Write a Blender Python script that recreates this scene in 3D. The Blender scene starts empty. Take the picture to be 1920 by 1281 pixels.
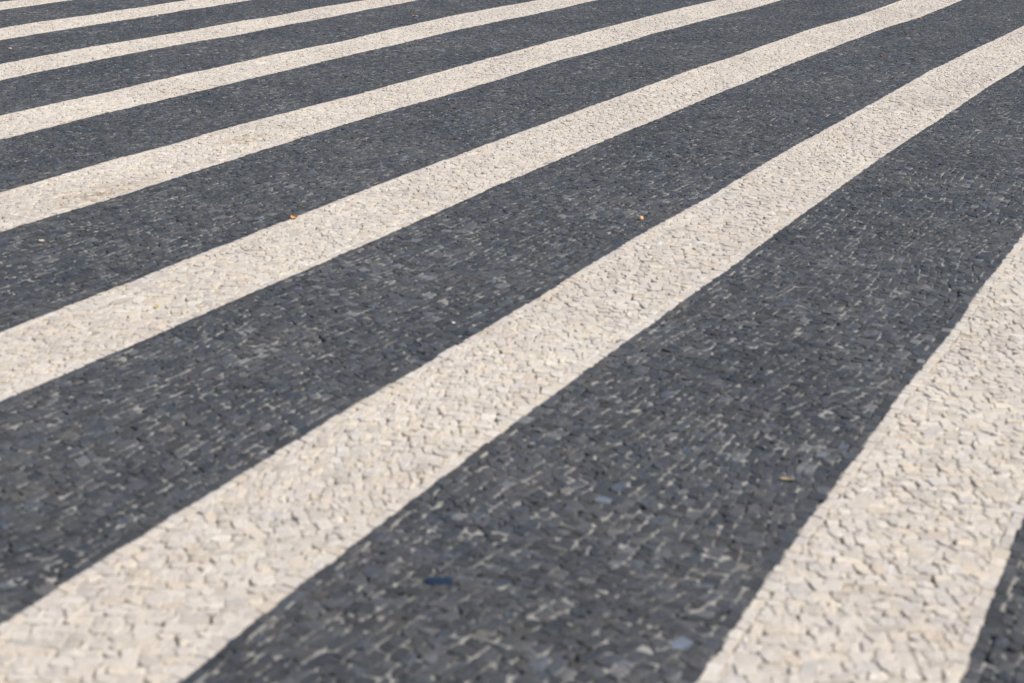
import bpy, math, random
import numpy as np
from mathutils import Matrix, Vector

SC = bpy.context.scene
# ------------------------------------------------------------------ camera
F_PX, CAM_H = 2600.0, 1.45            # focal length in photo pixels (1920 wide), eye height
HORIZON_Y, ROLL = -330.0, 0.012
PITCH = math.atan((640.5 - HORIZON_Y) * math.cos(ROLL) / F_PX)
FWD = np.array([0, math.cos(PITCH), -math.sin(PITCH)])
_R0 = np.array([1.0, 0, 0]); _U0 = np.array([0, math.sin(PITCH), math.cos(PITCH)])
RGT = math.cos(ROLL) * _R0 + math.sin(ROLL) * _U0
UPV = -math.sin(ROLL) * _R0 + math.cos(ROLL) * _U0

cam_data = bpy.data.cameras.new("camera")
cam = bpy.data.objects.new("camera", cam_data)
SC.collection.objects.link(cam)
SC.camera = cam
m = Matrix.Identity(4)
for i in range(3):
    m[i][0] = RGT[i]; m[i][1] = UPV[i]; m[i][2] = -FWD[i]
m[0][3], m[1][3], m[2][3] = 0, 0, CAM_H
cam.matrix_world = m
cam_data.sensor_width = 36.0
cam_data.lens = F_PX * 36.0 / 1920.0
cam_data.clip_start = 0.05
cam_data.clip_end = 3000
cam_data.dof.use_dof = True
cam_data.dof.focus_distance = 9.3
cam_data.dof.aperture_fstop = 3.4
cam_data.dof.aperture_blades = 9

# ------------------------------------------------------------------ sky, sun, exposure
SUN_AZ, SUN_EL = math.radians(114), math.radians(48)   # azimuth clockwise from the view direction (+Y)
world = bpy.data.worlds.new("World"); SC.world = world
world.use_nodes = True
nt = world.node_tree; nt.nodes.clear()
sky = nt.nodes.new("ShaderNodeTexSky"); sky.sky_type = 'NISHITA'; sky.sun_disc = False
sky.sun_elevation = SUN_EL; sky.sun_rotation = SUN_AZ
bg = nt.nodes.new("ShaderNodeBackground"); bg.inputs[1].default_value = 0.09
wo = nt.nodes.new("ShaderNodeOutputWorld")
nt.links.new(sky.outputs[0], bg.inputs[0]); nt.links.new(bg.outputs[0], wo.inputs[0])
sun_d = bpy.data.lights.new("sun", 'SUN'); sun_d.energy = 4.1; sun_d.angle = math.radians(0.55)
sun_d.color = (1.0, 0.925, 0.815)
sun = bpy.data.objects.new("sun", sun_d); SC.collection.objects.link(sun)
sv = Vector((math.sin(SUN_AZ) * math.cos(SUN_EL), math.cos(SUN_AZ) * math.cos(SUN_EL), math.sin(SUN_EL)))
sun.rotation_euler = sv.to_track_quat('Z', 'Y').to_euler()
sun.location = (0, 0, 12)
SC.view_settings.view_transform = 'Standard'
SC.view_settings.look = 'None'
SC.view_settings.gamma = 1.0
SC.view_settings.exposure = 0.1

# ------------------------------------------------------------------ helpers
RNG = np.random.default_rng(11)
random.seed(5)

def to_ground(pts):
    """Where on the ground plane the stripe edges lie."""
    P = np.asarray(pts, float)
    d = FWD * F_PX + (P[:, :1] - 960) * RGT - (P[:, 1:] - 640.5) * UPV
    k = -CAM_H / d[:, 2]
    return d[:, :2] * k[:, None]

_LAT = np.random.default_rng(3).random((256, 256))
def vnoise(x, y, seed=0):
    """Smooth value noise in -1..1."""
    x = np.asarray(x, float) + seed * 17.31; y = np.asarray(y, float) + seed * 9.77
    xi = np.floor(x).astype(int); yi = np.floor(y).astype(int)
    fx = x - xi; fy = y - yi
    fx = fx * fx * (3 - 2 * fx); fy = fy * fy * (3 - 2 * fy)
    g = lambda a, b: _LAT[a % 256, b % 256]
    v = (g(xi, yi) * (1 - fx) + g(xi + 1, yi) * fx) * (1 - fy) + (g(xi, yi + 1) * (1 - fx) + g(xi + 1, yi + 1) * fx) * fy
    return v * 2 - 1

def undulation(x, y):
    """Gentle unevenness of the laid surface, metres."""
    return 0.0040 * vnoise(x / 0.55, y / 0.55, 1) + 0.0016 * vnoise(x / 0.19, y / 0.19, 2) + 0.006 * vnoise(x / 2.3, y / 2.3, 4)

def prop(o, label=None, cat=None, group=None, kind=None):
    for k, v in (("label", label), ("category", cat), ("group", group), ("kind", kind)):
        if v: o[k] = v
    return o

def mesh_obj(name, verts, faces_by_n, mat, attrs=None, smooth=True):
    """verts (N,3); faces_by_n list of (F,k) int arrays."""
    me = bpy.data.meshes.new(name)
    V = np.ascontiguousarray(verts, dtype=np.float32)
    me.vertices.add(len(V)); me.vertices.foreach_set("co", V.ravel())
    loops = np.concatenate([f.ravel() for f in faces_by_n]).astype(np.int32)
    tot = np.concatenate([np.full(len(f), f.shape[1]) for f in faces_by_n]).astype(np.int32)
    start = np.concatenate([[0], np.cumsum(tot)[:-1]]).astype(np.int32)
    me.loops.add(len(loops)); me.loops.foreach_set("vertex_index", loops)
    me.polygons.add(len(tot)); me.polygons.foreach_set("loop_start", start); me.polygons.foreach_set("loop_total", tot)
    me.polygons.foreach_set("use_smooth", np.full(len(tot), smooth))
    me.update(calc_edges=True)
    for an, arr in (attrs or {}).items():
        a = me.attributes.new(an, 'FLOAT', 'POINT'); a.data.foreach_set("value", np.ascontiguousarray(arr, dtype=np.float32))
    me.validate()
    o = bpy.data.objects.new(name, me); SC.collection.objects.link(o)
    me.materials.append(mat)
    return o

# ------------------------------------------------------------------ materials
def new_mat(name):
    mt = bpy.data.materials.new(name); mt.use_nodes = True
    n = mt.node_tree; n.nodes.clear()
    out = n.nodes.new("ShaderNodeOutputMaterial"); b = n.nodes.new("ShaderNodeBsdfPrincipled")
    n.links.new(b.outputs[0], out.inputs[0])
    return mt, n, b

def ramp(n, src, stops, interp='LINEAR'):
    r = n.nodes.new("ShaderNodeValToRGB"); r.color_ramp.interpolation = interp
    e = r.color_ramp.elements
    while len(e) < len(stops): e.new(0.5)
    for k, (p, c) in enumerate(stops):
        e[k].position = p; e[k].color = (*c, 1)
    n.links.new(src, r.inputs[0]); return r.outputs[0]

def noise(n, scale, detail=3, rough=0.55, vec=None):
    t = n.nodes.new("ShaderNodeTexNoise"); t.inputs["Scale"].default_value = scale
    t.inputs["Detail"].default_value = detail; t.inputs["Roughness"].default_value = rough
    if vec is None:
        vec = n.nodes.new("ShaderNodeTexCoord").outputs["Object"]
    n.links.new(vec, t.inputs["Vector"]); return t.outputs["Fac"]

def mix(n, a, b, fac, mode='MIX'):
    x = n.nodes.new("ShaderNodeMix"); x.data_type = 'RGBA'; x.blend_type = mode
    for sock, v in ((x.inputs[0], fac), (x.inputs[6], a), (x.inputs[7], b)):
        if hasattr(v, "is_linked"): n.links.new(v, sock)
        elif isinstance(v, tuple): sock.default_value = (*v, 1)
        else: sock.default_value = v
    return x.outputs[2]

def math_(n, op, a, b=0.0, c=0.0, clamp=False):
    x = n.nodes.new("ShaderNodeMath"); x.operation = op; x.use_clamp = clamp
    for s, v in zip(x.inputs, (a, b, c)):
        if hasattr(v, "is_linked"): n.links.new(v, s)
        else: s.default_value = v
    return x.outputs[0]

def attr(n, name):
    a = n.nodes.new("ShaderNodeAttribute"); a.attribute_name = name; return a.outputs["Fac"]

def stone_material(name, stops, tints, rough, bump, speck, dust):
    mt, n, b = new_mat(name)
    tone = attr(n, "tone"); tint = attr(n, "tint")
    col = ramp(n, tone, stops)
    col = mix(n, col, ramp(n, tint, tints, 'CONSTANT'), 1.0, 'MULTIPLY')
    # dusty, chipped arrises: stronger on some stones than on others
    wear = math_(n, 'MULTIPLY', attr(n, "edge"), math_(n, 'MULTIPLY_ADD', noise(n, 55, 3, 0.6), 3.4, -1.35, clamp=True), clamp=True)
    col = mix(n, col, dust, wear)
    # mottling inside a stone, and slow patches of wear across many stones
    mo = ramp(n, noise(n, 95, 4, 0.65), [(0.3, (speck[0],) * 3), (0.7, (speck[1],) * 3)])
    col = mix(n, col, mo, 1.0, 'MULTIPLY')
    pa = ramp(n, noise(n, 2.1, 3), [(0.32, speck[2]), (0.68, speck[3])])
    col = mix(n, col, pa, 1.0, 'MULTIPLY')
    n.links.new(col, b.inputs["Base Color"])
    rr = math_(n, 'MULTIPLY_ADD', attr(n, "gloss"), rough[1] - rough[0], rough[0])
    n.links.new(rr, b.inputs["Roughness"])
    b.inputs["Specular IOR Level"].default_value = rough[2]
    bp = n.nodes.new("ShaderNodeBump"); bp.inputs["Strength"].default_value = bump; bp.inputs["Distance"].default_value = 0.0035
    n.links.new(noise(n, 105, 5, 0.7), bp.inputs["Height"])
    n.links.new(bp.outputs[0], b.inputs["Normal"])
    return mt, n, b, col

M_DARK, *_ = stone_material("dark_basalt",
    [(0.0, (0.044, 0.046, 0.050)), (0.5, (0.074, 0.077, 0.083)), (0.82, (0.106, 0.109, 0.115)), (1.0, (0.22, 0.222, 0.224))],
    [(0.0, (1, 1, 1)), (0.55, (0.97, 1.0, 1.06)), (0.74, (1.04, 1.0, 1.01)), (0.84, (1.07, 1.02, 0.94)), (0.93, (0.93, 1.0, 1.12)), (0.994, (1.25, 1.45, 1.75))],  # last, rare tint: sky reflection painted into the colour of a few stones
    (0.36, 0.8, 0.48), 1.0, (0.72, 1.30, (0.84, 0.86, 0.90), (1.15, 1.12, 1.09)), (0.34, 0.335, 0.315))

M_WHITE, _n, _b, _col = stone_material("white_limestone",
    [(0.0, (0.53, 0.485, 0.43)), (0.25, (0.63, 0.58, 0.52)), (0.75, (0.69, 0.64, 0.575)), (1.0, (0.79, 0.74, 0.665))],
    [(0.0, (1, 1, 1)), (0.40, (0.99, 0.978, 0.985)), (0.66, (1.03, 1.0, 0.95)), (0.86, (0.95, 0.96, 1.0)), (0.965, (1.03, 0.97, 0.90)), (0.9985, (1.0, 0.84, 0.70))],
    (0.6, 0.85, 0.3), 1.0, (0.93, 1.05, (0.95, 0.94, 0.945), (1.03, 1.03, 1.025)), (0.74, 0.69, 0.61))
# a brown spill on one white stripe
def add_stain(n, b, col, centre, radii, ang, amount, colour, sc):
    co = n.nodes.new("ShaderNodeTexCoord").outputs["Object"]
    mp = n.nodes.new("ShaderNodeMapping"); mp.vector_type = 'TEXTURE'
    mp.inputs["Location"].default_value = (centre[0], centre[1], 0)
    mp.inputs["Rotation"].default_value = (0, 0, ang); mp.inputs["Scale"].default_value = (radii[0], radii[1], 1)
    n.links.new(co, mp.inputs["Vector"])
    ln = n.nodes.new("ShaderNodeVectorMath"); ln.operation = 'LENGTH'; n.links.new(mp.outputs[0], ln.inputs[0])
    fall = math_(n, 'SUBTRACT', 1.0, ln.outputs["Value"], clamp=True)
    ns = noise(n, sc, 5, 0.65)
    k = math_(n, 'MULTIPLY', math_(n, 'MULTIPLY_ADD', ns, 4.5, -1.9, clamp=True), math_(n, 'MULTIPLY', fall, amount), clamp=True)
    return mix(n, col, colour, k)
_st = to_ground([(185, 362), (215, 350)])
_c2 = add_stain(_n, _b, _col, _st[0], (0.42, 0.13), math.radians(57), 1.5, (0.38, 0.30, 0.22), 26)
_st2 = to_ground([(462, 262)])
_c2 = add_stain(_n, _b, _c2, _st2[0], (0.2, 0.1), math.radians(57), 1.6, (0.42, 0.33, 0.22), 30)
_n.links.new(_c2, _b.inputs["Base Color"])

def sand_material():
    mt, n, b = new_mat("joint_sand")
    c = ramp(n, noise(n, 14, 4), [(0.3, (0.22, 0.216, 0.205)), (0.7, (0.41, 0.40, 0.375))])
    c = mix(n, c, ramp(n, noise(n, 14, 4), [(0.3, (0.46, 0.42, 0.36)), (0.7, (0.62, 0.57, 0.49))]), attr(n, "dust"))
    g = ramp(n, noise(n, 420, 2), [(0.3, (0.75,) * 3), (0.7, (1.2,) * 3)])
    n.links.new(mix(n, c, g, 1.0, 'MULTIPLY'), b.inputs["Base Color"])
    b.inputs["Roughness"].default_value = 0.95; b.inputs["Specular IOR Level"].default_value = 0.15
    return mt
M_SAND = sand_material()

# ------------------------------------------------------------------ stripe layout on the ground
EDGES = {
    '1L': [(0,18.7),(45,13.4),(80,8),(133,0)],
    '2U': [(0,54),(55,44),(127,34),(213.5,21),(267,14),(320,6),(357,0)],
    '2L': [(0,76),(50,67.5),(93.5,59),(150,52),(214,41),(267,32),(320,23.7),(383,14),(468.5,0)],
    '3U': [(0,121.5),(70,107),(142,95),(214,82),(267,72),(320,64.5),(378.5,54.3),(453.6,40),(532,26.7),(587,16),(640,7),(685,0)],
    '3L': [(0,151.6),(38,144.5),(77,134.5),(133.6,124.4),(214,107.7),(267,97.7),(320,88),(373,78.5),(447,65),(507,54.3),(570.5,41),(640,27.7),(710,14),(783.6,0)],
    '4U': [(0,217.5),(72,201),(143.6,184.5),(214,169.5),(267,158),(320,145.6),(382,132),(447,118),(504,104),(570.5,91.5),(640,77.4),(670,73),(710,60),(783.6,44),(854,29),(907,18.4),(960,8.5),(1007,0)],
    '4L': [(0,262.6),(67,244),(133.6,229),(192,213.5),(250.5,201),(320,183.7),(382,170),(447,154.5),(504,140.3),(570.5,124),(640,107),(710,91),(783.6,74.3),(854,56.8),(907,46.8),(960,35.8),(1030,21.4),(1120,0)],
    '5U': [(0,359.5),(63.5,342),(142,321),(214,300),(267,288.5),(320,271.5),(383.5,251.8),(453.6,231),(520.4,215),(574,201),(640,183.4),(710,164.5),(783.6,144.5),(810,138.6),(854,125),(907,110),(960,97),(1030,79),(1103.6,60),(1174,42.6),(1227,28.4),(1280,15),(1342,0)],
    '5L': [(0,436),(58.5,416),(113.6,400),(133.6,393.7),(200,374.5),(267,352.8),(320,335),(395,312.7),(462,293.5),(529,272),(579,253.4),(640,234.5),(697,216.7),(757,199),(783.6,190.4),(854,173),(907,155),(960,141),(1010,125),(1067,107),(1127,93.5),(1174,80),(1210.5,66.8),(1280,49.4),(1350,31),(1405,17.5),(1463.7,0)],
    '6U': [(15,614),(70,591),(133.6,567),(214,536),(267,515),(320,496),(390,465),(458.6,441),(532,413.6),(570.5,400),(587,393),(640,373.4),(707,348),(778.6,319.4),(849,294.4),(907,272.6),(960,254),(1010,235),(1063.5,214),(1105,200),(1127,192),(1174,174.5),(1227,157),(1280,137.8),(1338.5,117),(1407,94.4),(1463.7,75),(1530.5,51),(1600,32.6),(1647,16),(1690,0)],
    '6L': [(0,755),(117,698.7),(233,648.7),(323,614),(370,592),(427,567),(470,547),(534,520),(587,498.5),(640,475),(702,448.4),(757,426.7),(815,400),(837,392),(907,358.7),(960,336),(1002,315),(1053.5,296),(1102,277.7),(1174,245),(1227,225),(1280,202),(1352,172),(1418.6,147),(1494,115),(1547,95),(1600,76),(1650,56),(1713.6,36.7),(1760,18.4),(1804,0)],
    '7U': [(0,1172),(77,1125.7),(290,987),(430,904),(507,854),(640,773),(827,663.7),(960,584.6),(1032,543.6),(1093.6,503.5),(1164,458.5),(1210.5,435),(1245.6,414),(1280,395.4),(1350,356),(1405,322.8),(1457,291),(1497,271),(1547,242.6),(1600,214),(1643,188.7),(1700,158.7),(1743.6,133.6),(1800,107),(1840.5,86),(1874,72),(1910.6,52.6),(1920,50)],
    '7L': [(353,1281),(417,1217),(500,1147),(567,1087),(640,1040),(757,947),(887,854),(957,797),(1057,723.7),(1120,673.7),(1205.5,613),(1237,592),(1280,562.5),(1376.7,497),(1466.7,427),(1482,414),(1524,386),(1564,358.7),(1600,333.6),(1658.5,290),(1707,259),(1760,224),(1799,200),(1817,188.7),(1850.5,164.5),(1884,143.6),(1920,123.6)],
    '8U': [(1919,437),(1847,530),(1773,633.7),(1723,690),(1687,740),(1607,854),(1570,904),(1523,960.7),(1480,1017),(1447,1080.7),(1403,1140.7),(1360,1197),(1303,1281)],
    '8L': [(1918.7,974),(1896.7,1020.7),(1873,1084),(1843,1167),(1800,1281)],
}

AZ = None
def layout():
    G = {k: to_ground(p) for k, p in EDGES.items()}
    best = None
    for a in np.radians(np.linspace(15, 45, 601)):
        nv = np.array([math.cos(a), -math.sin(a)])
        v = sum(((g @ nv).var() * len(g)) for g in G.values())
        if best is None or v < best[0]: best = (v, a)
    a = best[1]
    return a, np.array([math.sin(a), math.cos(a)]), np.array([math.cos(a), -math.sin(a)]), G
AZ, DU, DN, GEDGE = layout()           # DU runs along the stripes, DN across them (to the right)

class Edge:
    """One boundary between dark and white stones: t as a smooth function of s."""
    def __init__(self, g=None, t0=None, seed=0):
        self.seed = seed
        if g is None:
            self.t0 = t0; self.tab = None; return
        s = g @ DU; t = g @ DN
        o = np.argsort(s); s, t = s[o], t[o]
        deg = 3 if len(s) > 8 else (2 if len(s) > 5 else 1)
        cf = np.polyfit(s, t, deg); r = t - np.polyval(cf, s)
        q = np.linspace(s[0], s[-1], 160); bw = max(0.2, 0.036 * (s[-1] - s[0]))
        w = np.exp(-0.5 * ((q[:, None] - s[None]) / bw) ** 2)
        # local spacing weights keep dense spots from dominating
        sp = np.gradient(s) if len(s) > 1 else np.ones(1); w = w * sp[None]
        rr = (w * r).sum(1) / w.sum(1)
        self.q, self.v = q, np.polyval(cf, q) + rr
        self.t0 = self.v.mean(); self.tab = True
    def __call__(self, s):
        s = np.asarray(s, float)
        if self.tab is None:
            return self.t0 + 0.02 * vnoise(s / 2.5, np.zeros_like(s), 20 + self.seed)
        return np.interp(s, self.q, self.v)

seq = [Edge(GEDGE[k], seed=i) for i, k in enumerate(EDGES)]     # 1L 2U 2L ... 8U 8L
W_D, W_W = 0.80, 0.437
left = seq[0].t0
pre = []
tt = left - W_W; pre.append(Edge(t0=tt, seed=40))
for k in range(5):
    tt -= W_D; pre.append(Edge(t0=tt, seed=41 + 2 * k)); tt -= W_W; pre.append(Edge(t0=tt, seed=42 + 2 * k))
post = []
tt = seq[-1].t0
for k in range(3):
    tt += 0.83; post.append(Edge(t0=tt, seed=60 + 2 * k)); tt += W_W; post.append(Edge(t0=tt, seed=61 + 2 * k))
ALL = pre[::-1] + seq + post
N_PRE, N_POST = 5, 3
# bands: ALL[0]..ALL[1] is white, then alternating dark / white

def in_region(x, y):
    return (y > 1.25) & (y < 15.5) & (np.abs(x) < 0.40 * y + 1.15)

# ------------------------------------------------------------------ stones
def clip(poly, axis_val, keep_greater):
    out = []
    n_ = len(poly)
    for i in range(n_):
        p, q = poly[i], poly[(i + 1) % n_]
        ip = (p[1] >= axis_val) == keep_greater; iq = (q[1] >= axis_val) == keep_greater
        if ip: out.append(p)
        if ip != iq:
            k = (axis_val - p[1]) / (q[1] - p[1]); out.append((p[0] + k * (q[0] - p[0]), axis_val))
    return out

def area_of(poly):
    a = 0.0
    for i in range(len(poly)):
        x0, y0 = poly[i]; x1, y1 = poly[(i + 1) % len(poly)]
        a += x0 * y1 - x1 * y0
    return a / 2

def band_polys(eA, eB, is_white, seed):
    """Stones of one band in (s, t') with t' in 0..W, as convex polygons."""
    W = abs(eB.t0 - eA.t0)
    # extent of s where this band crosses the region
    ss = np.linspace(-10, 24, 1400); tm = 0.5 * (eA(ss) + eB(ss))
    ok = np.zeros(len(ss), bool)
    for f in (0.0, 0.5, 1.0):
        tf = eA(ss) + f * (eB(ss) - eA(ss))
        ok |= in_region(ss * DU[0] + tf * DN[0], ss * DU[1] + tf * DN[1])
    if not ok.any(): return [], W
    s0, s1 = ss[ok].min() - 0.1, ss[ok].max() + 0.1
    rng = random.Random(seed)
    polys = []
    eh = 0.029 if is_white else 0.030
    # edge rows, laid tight along the boundary
    for side in (0, 1):
        s = s0
        j0 = rng.uniform(-.0018, .0018)
        while s < s1:
            L = rng.uniform(0.024, 0.048); sl = rng.uniform(-.006, .006)
            a, bb = (0.0, eh) if side == 0 else (W - eh, W)
            oj = rng.uniform(-.0034, .0034)
            ij = rng.uniform(-.008, .006)
            if side == 0: P = [(s, a + oj), (s + L, a + oj + rng.uniform(-.001, .001)), (s + L + sl, bb + ij), (s + j0, bb + ij)]
            else: P = [(s + j0, a + ij), (s + L + sl, a + ij), (s + L, bb + oj + rng.uniform(-.001, .001)), (s, bb + oj)]
            polys.append((P, 1)); j0 = sl; s += L
    # field rows
    ang = math.radians(ROW_ANGLE[is_white]) ; ca, sa = math.cos(ang), math.sin(ang)
    rh = 0.0275
    corners = [(s, t) for s in (s0, s1) for t in (0, W)]
    A = [c[0] * ca + c[1] * sa for c in corners]; B = [-c[0] * sa + c[1] * ca for c in corners]
    j_lo, j_hi = int(min(B) / rh) - 3, int(max(B) / rh) + 3
    a_lo, a_hi = min(A) - 0.2, max(A) + 0.2
    def rowline(j, a): return j * rh + 0.007 * vnoise(a / 0.21, j * 0.83, seed % 50) + 0.0055 * vnoise(a / 0.05, j * 1.7, 7 + seed % 50)
    for j in range(j_lo, j_hi):
        # part of this row inside the band
        if abs(sa) > 0.2:
            # t = a*sa + b*ca must lie in -0.1..W+0.1
            aa = sorted([(-0.12 - j * rh * ca) / sa, (W + 0.12 - j * rh * ca) / sa]); lo, hi = max(a_lo, aa[0]), min(a_hi, aa[1])
        else:
            lo, hi = a_lo, a_hi
        if hi - lo < 0.05: continue
        xs = [lo + rng.uniform(0, .05)]
        while xs[-1] < hi: xs.append(xs[-1] + min(0.056, max(0.018, rng.gauss(0.0305, 0.009))))
        xs = np.array(xs)
        lo_sh = xs + np.array([rng.uniform(-.008, .008) for _ in xs]); hi_sh = xs + np.array([rng.uniform(-.008, .008) for _ in xs])
        yl = rowline(j, lo_sh); yh = rowline(j + 1, hi_sh)
        # into band space + slow swirl of the rows
        def tb(a_, b_):
            s_ = a_ * ca - b_ * sa; t_ = a_ * sa + b_ * ca
            return (s_ + 0.075 * vnoise(s_ / 0.62, t_ / 0.62, 30 + seed % 40), t_ + 0.075 * vnoise(s_ / 0.66, t_ / 0.66, 80 + seed % 40))
        sl_, tl_ = tb(lo_sh, yl); sh_, th_ = tb(hi_sh, yh)
        for i in range(len(xs) - 1):
            P = [(sl_[i], tl_[i]), (sl_[i + 1], tl_[i + 1]), (sh_[i + 1], th_[i + 1]), (sh_[i], th_[i])]
            t_ = [p[1] for p in P]
            if max(t_) < eh or min(t_) > W - eh: continue
            if max(p[0] for p in P) < s0 or min(p[0] for p in P) > s1: continue
            if min(t_) < eh: P = clip(P, eh, True)
            if len(P) > 2 and max(t_) > W - eh: P = clip(P, W - eh, False)
            if len(P) < 3 or abs(area_of(P)) < 0.00005: continue
            polys.append((P, 0))
    return polys, W

def build_band(name, mat, bands, is_white):
    """bands: list of (edge A, edge B, seed) -> one mesh of individually set stones."""
    groups = {}
    for eA, eB, seed in bands:
        polys, W = band_polys(eA, eB, is_white, seed)
        for P, is_edge in polys:
            if area_of(P) < 0: P = P[::-1]
            groups.setdefault(len(P), []).append((P, is_edge, eA, eB, W))
    verts, faces, tone, tint, gloss, edge = [], {}, [], [], [], []
    base = 0
    for k, items in groups.items():
        P = np.array([it[0] for it in items], float)                    # (N,k,2)
        edge_flag = np.array([it[1] for it in items], bool)
        # to ground coordinates
        T = np.empty_like(P)
        for eA, eB in {(it[2], it[3]) for it in items}:
            idx = np.array([i for i, it in enumerate(items) if it[2] is eA and it[3] is eB])
            W = items[idx[0]][4]
            s = P[idx, :, 0]; a = eA(s); b = eB(s)
            T[idx, :, 0] = s; T[idx, :, 1] = a + P[idx, :, 1] / W * (b - a)
        XY = T[..., :1] * DU + T[..., 1:] * DN
        c = XY.mean(1)
        keep = in_region(c[:, 0], c[:, 1]); XY, c, edge_flag = XY[keep], c[keep], edge_flag[keep]
        N = len(XY)
        if not N: continue
        # orientation: make counter-clockwise in world
        ar = 0.5 * np.sum(XY[:, :, 0] * np.roll(XY[:, :, 1], -1, 1) - np.roll(XY[:, :, 0], -1, 1) * XY[:, :, 1], 1)
        fl = ar < 0; XY[fl] = XY[fl][:, ::-1]; ar = np.abs(ar)
        r = np.sqrt(ar) * 0.5
        gap = np.where(edge_flag, RNG.uniform(0.0002, 0.0010, N) + 0.0016 * RNG.random(N) ** 4, GAP[is_white][0] + GAP[is_white][1] * RNG.random(N) ** 3)
        kk = np.clip(1 - gap / r, 0.6, 1)
        ra = math.radians(ROW_ANGLE[is_white])
        d1 = math.cos(ra) * DU + math.sin(ra) * DN; d2 = -math.sin(ra) * DU + math.cos(ra) * DN
        su = RNG.normal(0, 1, N) * np.where(edge_flag, 0.0002, 0.0020 if is_white else 0.0012)      # along the rows
        sn = RNG.normal(0, 1, N) * np.where(edge_flag, 0.0002, 0.0005 if is_white else 0.0016)      # across the rows
        sh = (su[:, None] * d1 + sn[:, None] * d2)[:, None]
        XY = c[:, None] + (XY - c[:, None]) * kk[:, None, None] + sh
        c = c + sh[:, 0]
        # knock the corners off
        ch = (0.05 + 0.38 * RNG.random((N, k, 1)) ** 2.3) * np.where(edge_flag, 0.5, 1.0)[:, None, None]
        prv = np.roll(XY, 1, 1); nxt = np.roll(XY, -1, 1)
        p1 = XY + (prv - XY) * ch; p2 = XY + (nxt - XY) * ch * RNG.uniform(0.7, 1.3, (N, k, 1))
        R = np.stack([p1, p2], 2).reshape(N, 2 * k, 2); mm = 2 * k
        bev = np.where(edge_flag, RNG.uniform(0.0006, 0.0014, N), RNG.uniform(0.0008, 0.0026, N))
        dr = np.where(edge_flag, RNG.uniform(0.0003, 0.0009, N), RNG.uniform(0.0005, 0.0019, N) * (1.0 if is_white else 0.6))
        top = c[:, None] + (R - c[:, None]) * (1 - bev / r)[:, None, None]
        zc = undulation(c[:, 0], c[:, 1])
        hz = zc + RNG.normal(0, 1, N) * np.where(edge_flag, 0.0005, 0.0012 if is_white else 0.0006)
        e = 0.03
        sx = (undulation(c[:, 0] + e, c[:, 1]) - zc) / e + RNG.normal(0, 1, N) * np.where(edge_flag, 0.024, TILT if is_white else 0.032)
        sy = (undulation(c[:, 0], c[:, 1] + e) - zc) / e + RNG.normal(0, 1, N) * np.where(edge_flag, 0.024, TILT if is_white else 0.032)
        def zz(Q, dz):
            return hz[:, None] + sx[:, None] * (Q[..., 0] - c[:, :1]) + sy[:, None] * (Q[..., 1] - c[:, 1:]) + dz
        wob = RNG.normal(0, 1, (N, mm)) * np.where(edge_flag, 0.0003, 0.0008)[:, None]
        rings = [np.dstack([R, zz(R, -0.04)]), np.dstack([R, zz(R, -dr[:, None]) + wob]), np.dstack([top, zz(top, 0) + wob])]
        cen = np.concatenate([c, (hz + RNG.normal(0.0003, 0.0007, N))[:, None]], 1)[:, None]
        V = np.concatenate(rings + [cen], 1)                              # (N, 3mm+1, 3)
        nv = 3 * mm + 1
        i0 = base + np.arange(N)[:, None] * nv
        a_ = np.arange(mm); b_ = (a_ + 1) % mm
        quads = np.concatenate([np.stack([a_ + q * mm, b_ + q * mm, b_ + (q + 1) * mm, a_ + (q + 1) * mm], 1) for q in (0, 1)])
        tris = np.stack([a_ + 2 * mm, b_ + 2 * mm, np.full(mm, 3 * mm)], 1)
        faces.setdefault(4, []).append((i0[:, :, None] + quads[None]).reshape(-1, 4))
        faces.setdefault(3, []).append((i0[:, :, None] + tris[None]).reshape(-1, 3))
        verts.append(V.reshape(-1, 3))
        tn = np.clip(RNG.beta(2.2, 2.6, N) + 0.10 * vnoise(c[:, 0] / 0.4, c[:, 1] / 0.4, 55), 0, 1)
        tone.append(np.repeat(tn, nv)); tint.append(np.repeat(RNG.random(N), nv)); gloss.append(np.repeat(RNG.random(N), nv))
        ev = np.concatenate([np.ones(2 * mm), np.zeros(mm + 1)])
        edge.append((ev[None] * np.where(edge_flag, 0.35, RNG.random(N) ** 1.5)[:, None]).ravel())
        base += N * nv
    if not verts: return None
    o = mesh_obj(name, np.concatenate(verts), [np.concatenate(faces[4]), np.concatenate(faces[3])], mat,
                 {"tone": np.concatenate(tone), "tint": np.concatenate(tint), "gloss": np.concatenate(gloss), "edge": np.concatenate(edge)}, smooth=False)
    return o

GAP = {True: (0.0002, 0.0020), False: (0.0003, 0.0018)}
TILT = 0.058
ROW_ANGLE = {True: 60, False: 3}

whites, darks = [], []
for i in range(len(ALL) - 1):
    (whites if i % 2 == 0 else darks).append((ALL[i], ALL[i + 1], 100 + i * 7))

pav = build_band("pavement", M_DARK, darks, False)
prop(pav, "dark grey basalt cobbles between the white stripes", "pavement", kind="structure")

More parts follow.
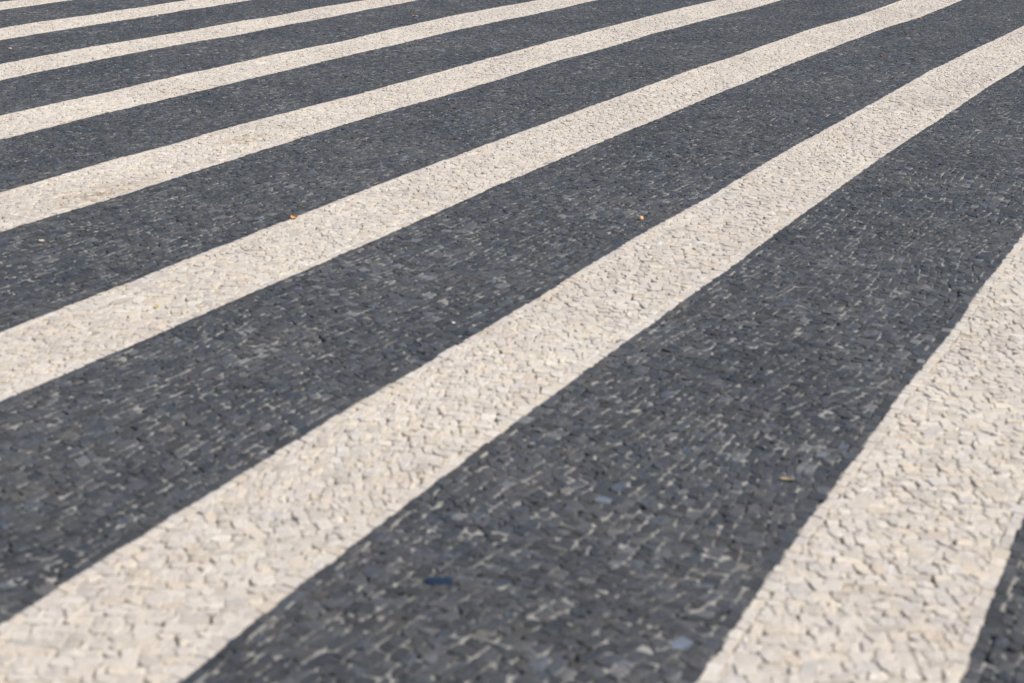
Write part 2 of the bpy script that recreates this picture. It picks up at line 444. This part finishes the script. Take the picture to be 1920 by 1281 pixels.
STRIPE_LABELS = {
    0: "short sliver of white stripe cutting the top left corner",
    1: "thin far white stripe, second from the top left corner",
    2: "white stripe with a small pale pebble on the dark stones above its left end",
    3: "white stripe crossing the top edge just right of the middle, above the brown stained stripe",
    4: "white stripe with a brown spill stain near its left end",
    5: "white stripe with a bright orange leaf on its upper edge",
    6: "long wide white stripe from the bottom left corner to the right edge",
    7: "widest white stripe, nearest, rising steeply at the lower right",
}
first_seen = N_PRE        # index of the first white band that the photo shows
for w in range(first_seen, first_seen + 8):
    o = build_band("white_stripe", M_WHITE, [whites[w]], True)
    prop(o, STRIPE_LABELS[w - first_seen], "stripe", "white stripes of limestone cobbles across the dark pavement")
outer = build_band("pavement", M_WHITE, whites[:first_seen] + whites[first_seen + 8:], True)   # outside the photo
prop(outer, kind="structure")

# ------------------------------------------------------------------ sand bed between the stones
def sand_bed():
    st = 0.0105
    s = np.arange(-8.0, 19.5, st); t = np.arange(-13.0, 4.0, st)
    S_, T_ = np.meshgrid(s, t, indexing='ij')
    X = S_ * DU[0] + T_ * DN[0]; Y = S_ * DU[1] + T_ * DN[1]
    ok = (Y > 1.2) & (Y < 15.6) & (np.abs(X) < 0.40 * Y + 1.2)
    # which colour of stone is above: white joints are emptier
    wh = np.zeros(S_.shape, bool)
    for eA, eB, _ in whites:
        a = eA(s)[:, None]; b = eB(s)[:, None]
        wh |= (T_ > a) & (T_ < b)
    n1 = vnoise(X / 0.16, Y / 0.16, 12); n2 = vnoise(X / 0.035, Y / 0.035, 13); n3 = vnoise(X / 0.022, Y / 0.022, 15)
    depth = np.where(wh, 0.0033, 0.0030) + np.where(wh, 0.6, 0.75) * (0.0012 * n1 + 0.0032 * n2 + 0.0024 * n3)
    depth += np.where(n3 + 0.6 * n2 > np.where(wh, 0.34, 0.36), 0.026, 0.0)
    depth = np.clip(depth, np.where(wh, 0.0014, 0.0017), 0.034)
    Z = undulation(X, Y) - depth
    idx = -np.ones(S_.shape, int); idx[ok] = np.arange(ok.sum())
    q = np.stack([idx[:-1, :-1], idx[1:, :-1], idx[1:, 1:], idx[:-1, 1:]], -1).reshape(-1, 4)
    q = q[(q >= 0).all(1)][:, ::-1]
    V = np.stack([X[ok], Y[ok], Z[ok]], 1)
    return mesh_obj("sand_bed", V, [q], M_SAND, {"dust": wh[ok].astype(float)})
bed = sand_bed()
prop(bed, kind="structure")

# ------------------------------------------------------------------ the square beyond the laid-out part
def far_sheet():
    mt, n, b = new_mat("far_cobbles")
    co = n.nodes.new("ShaderNodeTexCoord").outputs["Object"]
    sx = n.nodes.new("ShaderNodeSeparateXYZ"); n.links.new(co, sx.inputs[0])
    t = math_(n, 'ADD', math_(n, 'MULTIPLY', sx.outputs[0], float(DN[0])), math_(n, 'MULTIPLY', sx.outputs[1], float(DN[1])))
    per = W_D + W_W
    ph = math_(n, 'FRACT', math_(n, 'DIVIDE', math_(n, 'SUBTRACT', t, float(pre[0].t0) - 200 * per), per))
    is_w = math_(n, 'LESS_THAN', ph, W_W / per)
    vo = n.nodes.new("ShaderNodeTexVoronoi"); vo.feature = 'F1'; vo.inputs["Scale"].default_value = 19
    n.links.new(co, vo.inputs["Vector"])
    ve = n.nodes.new("ShaderNodeTexVoronoi"); ve.feature = 'DISTANCE_TO_EDGE'; ve.inputs["Scale"].default_value = 19
    n.links.new(co, ve.inputs["Vector"])
    sp = n.nodes.new("ShaderNodeSeparateColor"); n.links.new(vo.outputs["Color"], sp.inputs[0])
    dk = ramp(n, sp.outputs[0], [(0, (0.037, 0.039, 0.045)), (1, (0.075, 0.078, 0.085))])
    wt = ramp(n, sp.outputs[1], [(0, (0.54, 0.505, 0.46)), (1, (0.70, 0.655, 0.60))])
    c = mix(n, dk, wt, is_w)
    c = mix(n, (0.2, 0.19, 0.17), c, math_(n, 'MULTIPLY', ve.outputs["Distance"], 22.0, clamp=True))
    n.links.new(c, b.inputs["Base Color"]); b.inputs["Roughness"].default_value = 0.6
    bp = n.nodes.new("ShaderNodeBump"); bp.inputs["Strength"].default_value = 0.6; bp.inputs["Distance"].default_value = 0.01
    n.links.new(math_(n, 'MULTIPLY', ve.outputs["Distance"], 12.0, clamp=True), bp.inputs["Height"])
    n.links.new(bp.outputs[0], b.inputs["Normal"])
    R = 1500.0
    o = mesh_obj("ground", np.array([[-R, -R, -0.06], [R, -R, -0.06], [R, R, -0.06], [-R, R, -0.06]]), [np.array([[0, 1, 2, 3]])], mt, smooth=False)
    prop(o, kind="structure")
far_sheet()

# ------------------------------------------------------------------ small things lying on the stones
def simple_mat(name, c0, c1, sc, rough, bump=0.3, sss=0.0):
    mt, n, b = new_mat(name)
    n.links.new(ramp(n, noise(n, sc, 4, 0.6), [(0.3, c0), (0.7, c1)]), b.inputs["Base Color"])
    b.inputs["Roughness"].default_value = rough
    bp = n.nodes.new("ShaderNodeBump"); bp.inputs["Strength"].default_value = bump; bp.inputs["Distance"].default_value = 0.001
    n.links.new(noise(n, sc * 3, 3), bp.inputs["Height"]); n.links.new(bp.outputs[0], b.inputs["Normal"])
    return mt
M_ORANGE = simple_mat("orange_leaf", (0.62, 0.24, 0.05), (0.85, 0.42, 0.13), 90, 0.6)
M_RUST = simple_mat("rust_leaf", (0.34, 0.12, 0.03), (0.55, 0.24, 0.07), 120, 0.65)
M_TAN = simple_mat("dry_leaf", (0.26, 0.19, 0.12), (0.42, 0.33, 0.23), 80, 0.7)
M_YELLOW = simple_mat("yellow_petal", (0.6, 0.45, 0.10), (0.75, 0.6, 0.2), 120, 0.6)
M_PEACH = simple_mat("peach_seed", (0.80, 0.42, 0.2), (0.92, 0.58, 0.34), 150, 0.5)
M_STEM = simple_mat("dry_stem", (0.12, 0.07, 0.04), (0.2, 0.13, 0.07), 200, 0.8)
M_PEBBLE = simple_mat("white_pebble", (0.66, 0.62, 0.56), (0.84, 0.80, 0.74), 110, 0.6, 0.5)
M_CREAM = simple_mat('cream_pebble', (0.42, 0.38, 0.27), (0.56, 0.51, 0.38), 110, 0.7, 0.5)
M_QUARTZ = simple_mat("white_chip", (0.82, 0.83, 0.86), (0.92, 0.93, 0.95), 110, 0.35)
M_NAVY = simple_mat("navy_glaze", (0.010, 0.024, 0.055), (0.015, 0.034, 0.070), 60, 0.45, 0.15)
M_BLUE = simple_mat("blue_plastic", (0.20, 0.36, 0.62), (0.42, 0.56, 0.78), 70, 0.4)

def ground_at(px, py, lift=0.0):
    g = to_ground([(px, py)])[0]
    return (float(g[0]), float(g[1]), float(undulation(g[0], g[1])) + lift)

def link_mesh(name, V, F, mat, parent=None, loc=(0, 0, 0), rz=0.0, smooth=True):
    me = bpy.data.meshes.new(name); me.from_pydata([tuple(map(float, v)) for v in V], [], F); me.validate()
    for p in me.polygons: p.use_smooth = smooth
    me.materials.append(mat)
    o = bpy.data.objects.new(name, me); SC.collection.objects.link(o)
    o.location = loc; o.rotation_euler = (0, 0, rz)
    if parent: o.parent = parent
    return o

def sheet(P, thick):
    """Grid of points (a,b,3) to a closed thin shell."""
    a, b = P.shape[:2]
    du = np.gradient(P, axis=0); dv = np.gradient(P, axis=1)
    nrm = np.cross(du, dv); nrm /= np.maximum(np.linalg.norm(nrm, axis=2, keepdims=True), 1e-9)
    V = np.concatenate([(P + nrm * thick / 2).reshape(-1, 3), (P - nrm * thick / 2).reshape(-1, 3)])
    n_ = a * b; F = []
    at = lambda i, j: i * b + j
    for i in range(a - 1):
        for j in range(b - 1):
            q = [at(i, j), at(i + 1, j), at(i + 1, j + 1), at(i, j + 1)]
            F.append(q); F.append([x + n_ for x in q[::-1]])
    rim = [at(i, 0) for i in range(a)] + [at(a - 1, j) for j in range(1, b)] + [at(i, b - 1) for i in range(a - 2, -1, -1)] + [at(0, j) for j in range(b - 2, 0, -1)]
    for k in range(len(rim)):
        p, q = rim[k], rim[(k + 1) % len(rim)]
        F.append([q, p, p + n_, q + n_])
    return V, F

def tube(path, r0, r1, seg=7):
    V, F = [], []; path = [np.array(p, float) for p in path]
    for i, p in enumerate(path):
        d = path[min(i + 1, len(path) - 1)] - path[max(i - 1, 0)]; d /= np.linalg.norm(d)
        u = np.cross(d, [0.3, 0.2, 1.0]); u /= np.linalg.norm(u); v = np.cross(d, u)
        r = r0 + (r1 - r0) * i / (len(path) - 1)
        for k in range(seg):
            a = 2 * math.pi * k / seg; V.append(p + r * (math.cos(a) * u + math.sin(a) * v))
    for i in range(len(path) - 1):
        for k in range(seg):
            F.append([i * seg + k, i * seg + (k + 1) % seg, (i + 1) * seg + (k + 1) % seg, (i + 1) * seg + k])
    F.append(list(range(seg))[::-1]); F.append([(len(path) - 1) * seg + k for k in range(seg)])
    return V, F

def leaf(px, py, L, Wd, rz, curl, fold, mat, label, group="fallen leaves on the pavement", seed=0, stem=True):
    rg = np.random.default_rng(seed + 70)
    nu, nv = 15, 9
    u = np.linspace(0, 1, nu); v = np.linspace(-1, 1, nv)
    U, Vv = np.meshgrid(u, v, indexing='ij')
    wid = Wd * 0.5 * np.maximum(np.sin(np.pi * U ** 0.8) ** 0.75, 0.02) * (1 + 0.10 * np.sin(U * 21 + seed) * np.abs(Vv))
    x = (U - 0.5) * L; y = Vv * wid
    z = fold * np.abs(Vv) * wid + curl * L * (2 * U - 1) ** 2 * (0.6 + 0.4 * Vv) + 0.04 * L * np.sin(U * 6 + seed) * Vv
    z += 0.008 * L * rg.normal(0, 1, z.shape)
    z += 0.0012 - z.min()
    P = np.dstack([x, y, z])
    root = bpy.data.objects.new("fallen_leaf", None); SC.collection.objects.link(root)
    root.location = ground_at(px, py, 0.0006); root.rotation_euler = (0, 0, rz); root.empty_display_size = 0.01
    link_mesh("blade", *sheet(P, 0.0005), mat, root)
    if stem:
        zb = P[0, nv // 2, 2]
        link_mesh("stem", *tube([(-0.48 * L, 0, zb), (-0.6 * L, 0.03 * L, zb * 0.6 + 0.001), (-0.74 * L, 0.02 * L, 0.0016)], 0.0009, 0.0006), M_STEM, root)
    prop(root, label, "leaf", group)
    return root

def pebble(name, px, py, size, mat, label, cat, seed, group=None, rz=0.0):
    """Faceted, slightly flattened lump."""
    import bmesh
    bm = bmesh.new(); bmesh.ops.create_icosphere(bm, subdivisions=3, radius=1.0)
    rg = np.random.default_rng(seed)
    cut = [(rg.normal(0, 1, 3), rg.uniform(0.62, 0.9)) for _ in range(9)]
    for v in bm.verts:
        p = np.array(v.co)
        for nn, d in cut:
            nn = nn / np.linalg.norm(nn); k = p @ nn - d
            if k > 0: p = p - nn * k * 0.92
        v.co = Vector(p * np.array(size) * 0.5)
    zmin = min(v.co.z for v in bm.verts)
    for v in bm.verts: v.co.z -= zmin
    me = bpy.data.meshes.new(name); bm.to_mesh(me); bm.free(); me.materials.append(mat)
    for p in me.polygons: p.use_smooth = True
    o = bpy.data.objects.new(name, me); SC.collection.objects.link(o)
    o.location = ground_at(px, py, -0.0004); o.rotation_euler = (0, 0, rz)
    prop(o, label, cat, group); return o

leaf(552, 409, 0.028, 0.024, 0.1, 0.42, 0.35, M_ORANGE, "bright orange curled leaf on the edge between dark stones and white stripe", seed=1)
leaf(778, 31, 0.040, 0.022, -0.2, 0.10, 0.2, M_ORANGE, "small orange leaf lying flat on the far dark stones, top centre", seed=2)
leaf(848, 17.5, 0.026, 0.016, 0.7, 0.12, 0.3, M_RUST, "tiny faded orange leaf farther back than the flat orange one", seed=3)
leaf(1725, 35, 0.032, 0.018, 0.5, 0.18, 0.3, M_ORANGE, "small orange leaf touching the lower edge of the long white stripe, top right", seed=4)
leaf(1652, 106, 0.026, 0.022, 1.3, 0.45, 0.4, M_RUST, "small rust brown leaf curled upright on dark stones, upper right", seed=5)
leaf(1476, 899, 0.040, 0.015, 2.9, 0.12, 0.25, M_TAN, "dry tan leaf on dark stones beside the nearest white stripe", seed=6)
leaf(722, 73, 0.030, 0.018, 0.3, 0.08, 0.2, M_ORANGE, "pale orange leaf flat on a white stripe near the top", seed=7, stem=False)
leaf(294, 573, 0.020, 0.013, 0.9, 0.15, 0.25, M_YELLOW, "tiny yellow petal on the white stripe left of the orange leaf", "petals on the pavement", 8, False)

def seed_fruit():
    root = bpy.data.objects.new("fallen_fruit", None); SC.collection.objects.link(root)
    root.location = ground_at(1202, 413, 0.0); root.empty_display_size = 0.01
    V, F = [], []
    nr, ns = 10, 14
    for i in range(nr + 1):
        th = math.pi * i / nr
        for k in range(ns):
            a = 2 * math.pi * k / ns
            r = 0.0088 * math.sin(th) * (1 + 0.05 * math.cos(3 * a)) + 1e-5
            V.append((r * math.cos(a), r * math.sin(a), 0.0082 - 0.0085 * math.cos(th)))
    for i in range(nr):
        for k in range(ns):
            F.append([i * ns + k, i * ns + (k + 1) % ns, (i + 1) * ns + (k + 1) % ns, (i + 1) * ns + k])
    link_mesh("flesh", V, F, M_PEACH, root)
    link_mesh("stalk", *tube([(0.001, 0, 0.0164), (0.003, 0.001, 0.019), (0.006, 0.001, 0.0205)], 0.0008, 0.0006), M_STEM, root)
    prop(root, "small round peach coloured fruit on dark stones above the wide white stripe", "fruit")
seed_fruit()

pebble("pebble", 19, 94, (0.030, 0.022, 0.017), M_CREAM, "pale pebble lying on far dark stones at the left edge", "pebble", 5, "pebbles on the pavement")
pebble("pebble", 77, 452, (0.024, 0.018, 0.009), M_CREAM, "cream pebble on dark stones under the stained stripe, far left", "pebble", 9, "pebbles on the pavement", 0.5)
pebble("pebble", 850, 606, (0.012, 0.010, 0.006), M_QUARTZ, "bright white chip on dark stones in the middle of the picture", "pebble", 12, "pebbles on the pavement")
pebble("pebble", 295, 31, (0.016, 0.013, 0.009), M_QUARTZ, "tiny bright chip on far dark stones near the top left", "pebble", 15, "pebbles on the pavement")
pebble("pebble", 540, 330, (0.014, 0.012, 0.008), M_TAN, "tiny yellowish pebble on dark stones above the orange leaf", "pebble", 17, "pebbles on the pavement", 0.3)

def blue_chip():
    """Thin glazed piece with a worn outline, lying flat."""
    rg = np.random.default_rng(4)
    base = [(-.026, -.010), (-.006, -.0115), (.024, -.010), (.028, .003), (.023, .011), (-.004, .0105), (-.026, .0115), (-.029, .002)]
    n_ = len(base); V = []
    for z, k in ((0.0, 1.0), (0.0035, 1.0), (0.0048, 0.93)):
        for x, y in base: V.append((x * k, y * k, z))
    F = [list(range(n_))[::-1], [2 * n_ + i for i in range(n_)]]
    for q in (0, 1):
        for i in range(n_): F.append([q * n_ + i, q * n_ + (i + 1) % n_, (q + 1) * n_ + (i + 1) % n_, (q + 1) * n_ + i])
    o = link_mesh("tile_chip", V, F, M_NAVY, None, ground_at(825, 1092, -0.0008), 0.04, False)
    prop(o, "dark navy blue flat chip lying on the near dark stones", "chip")
blue_chip()

def blue_scrap():
    nu, nv = 26, 5
    u = np.linspace(0, 1, nu); v = np.linspace(-1, 1, nv); U, Vv = np.meshgrid(u, v, indexing='ij')
    x = (U - .5) * .055 + 0.004 * np.sin(U * 19); y = Vv * 0.0045 + 0.010 * np.sin(U * 7.5)
    z = 0.009 * np.abs(np.sin(U * 9.0)) + 0.002 * Vv * np.sin(U * 14) + 0.003
    o = link_mesh("plastic_scrap", *sheet(np.dstack([x, y, z]), 0.0006), M_BLUE, None, ground_at(848, 187, 0.001), 0.5)
    prop(o, "twisted pale blue plastic scrap on dark stones below a white stripe", "scrap")
blue_scrap()
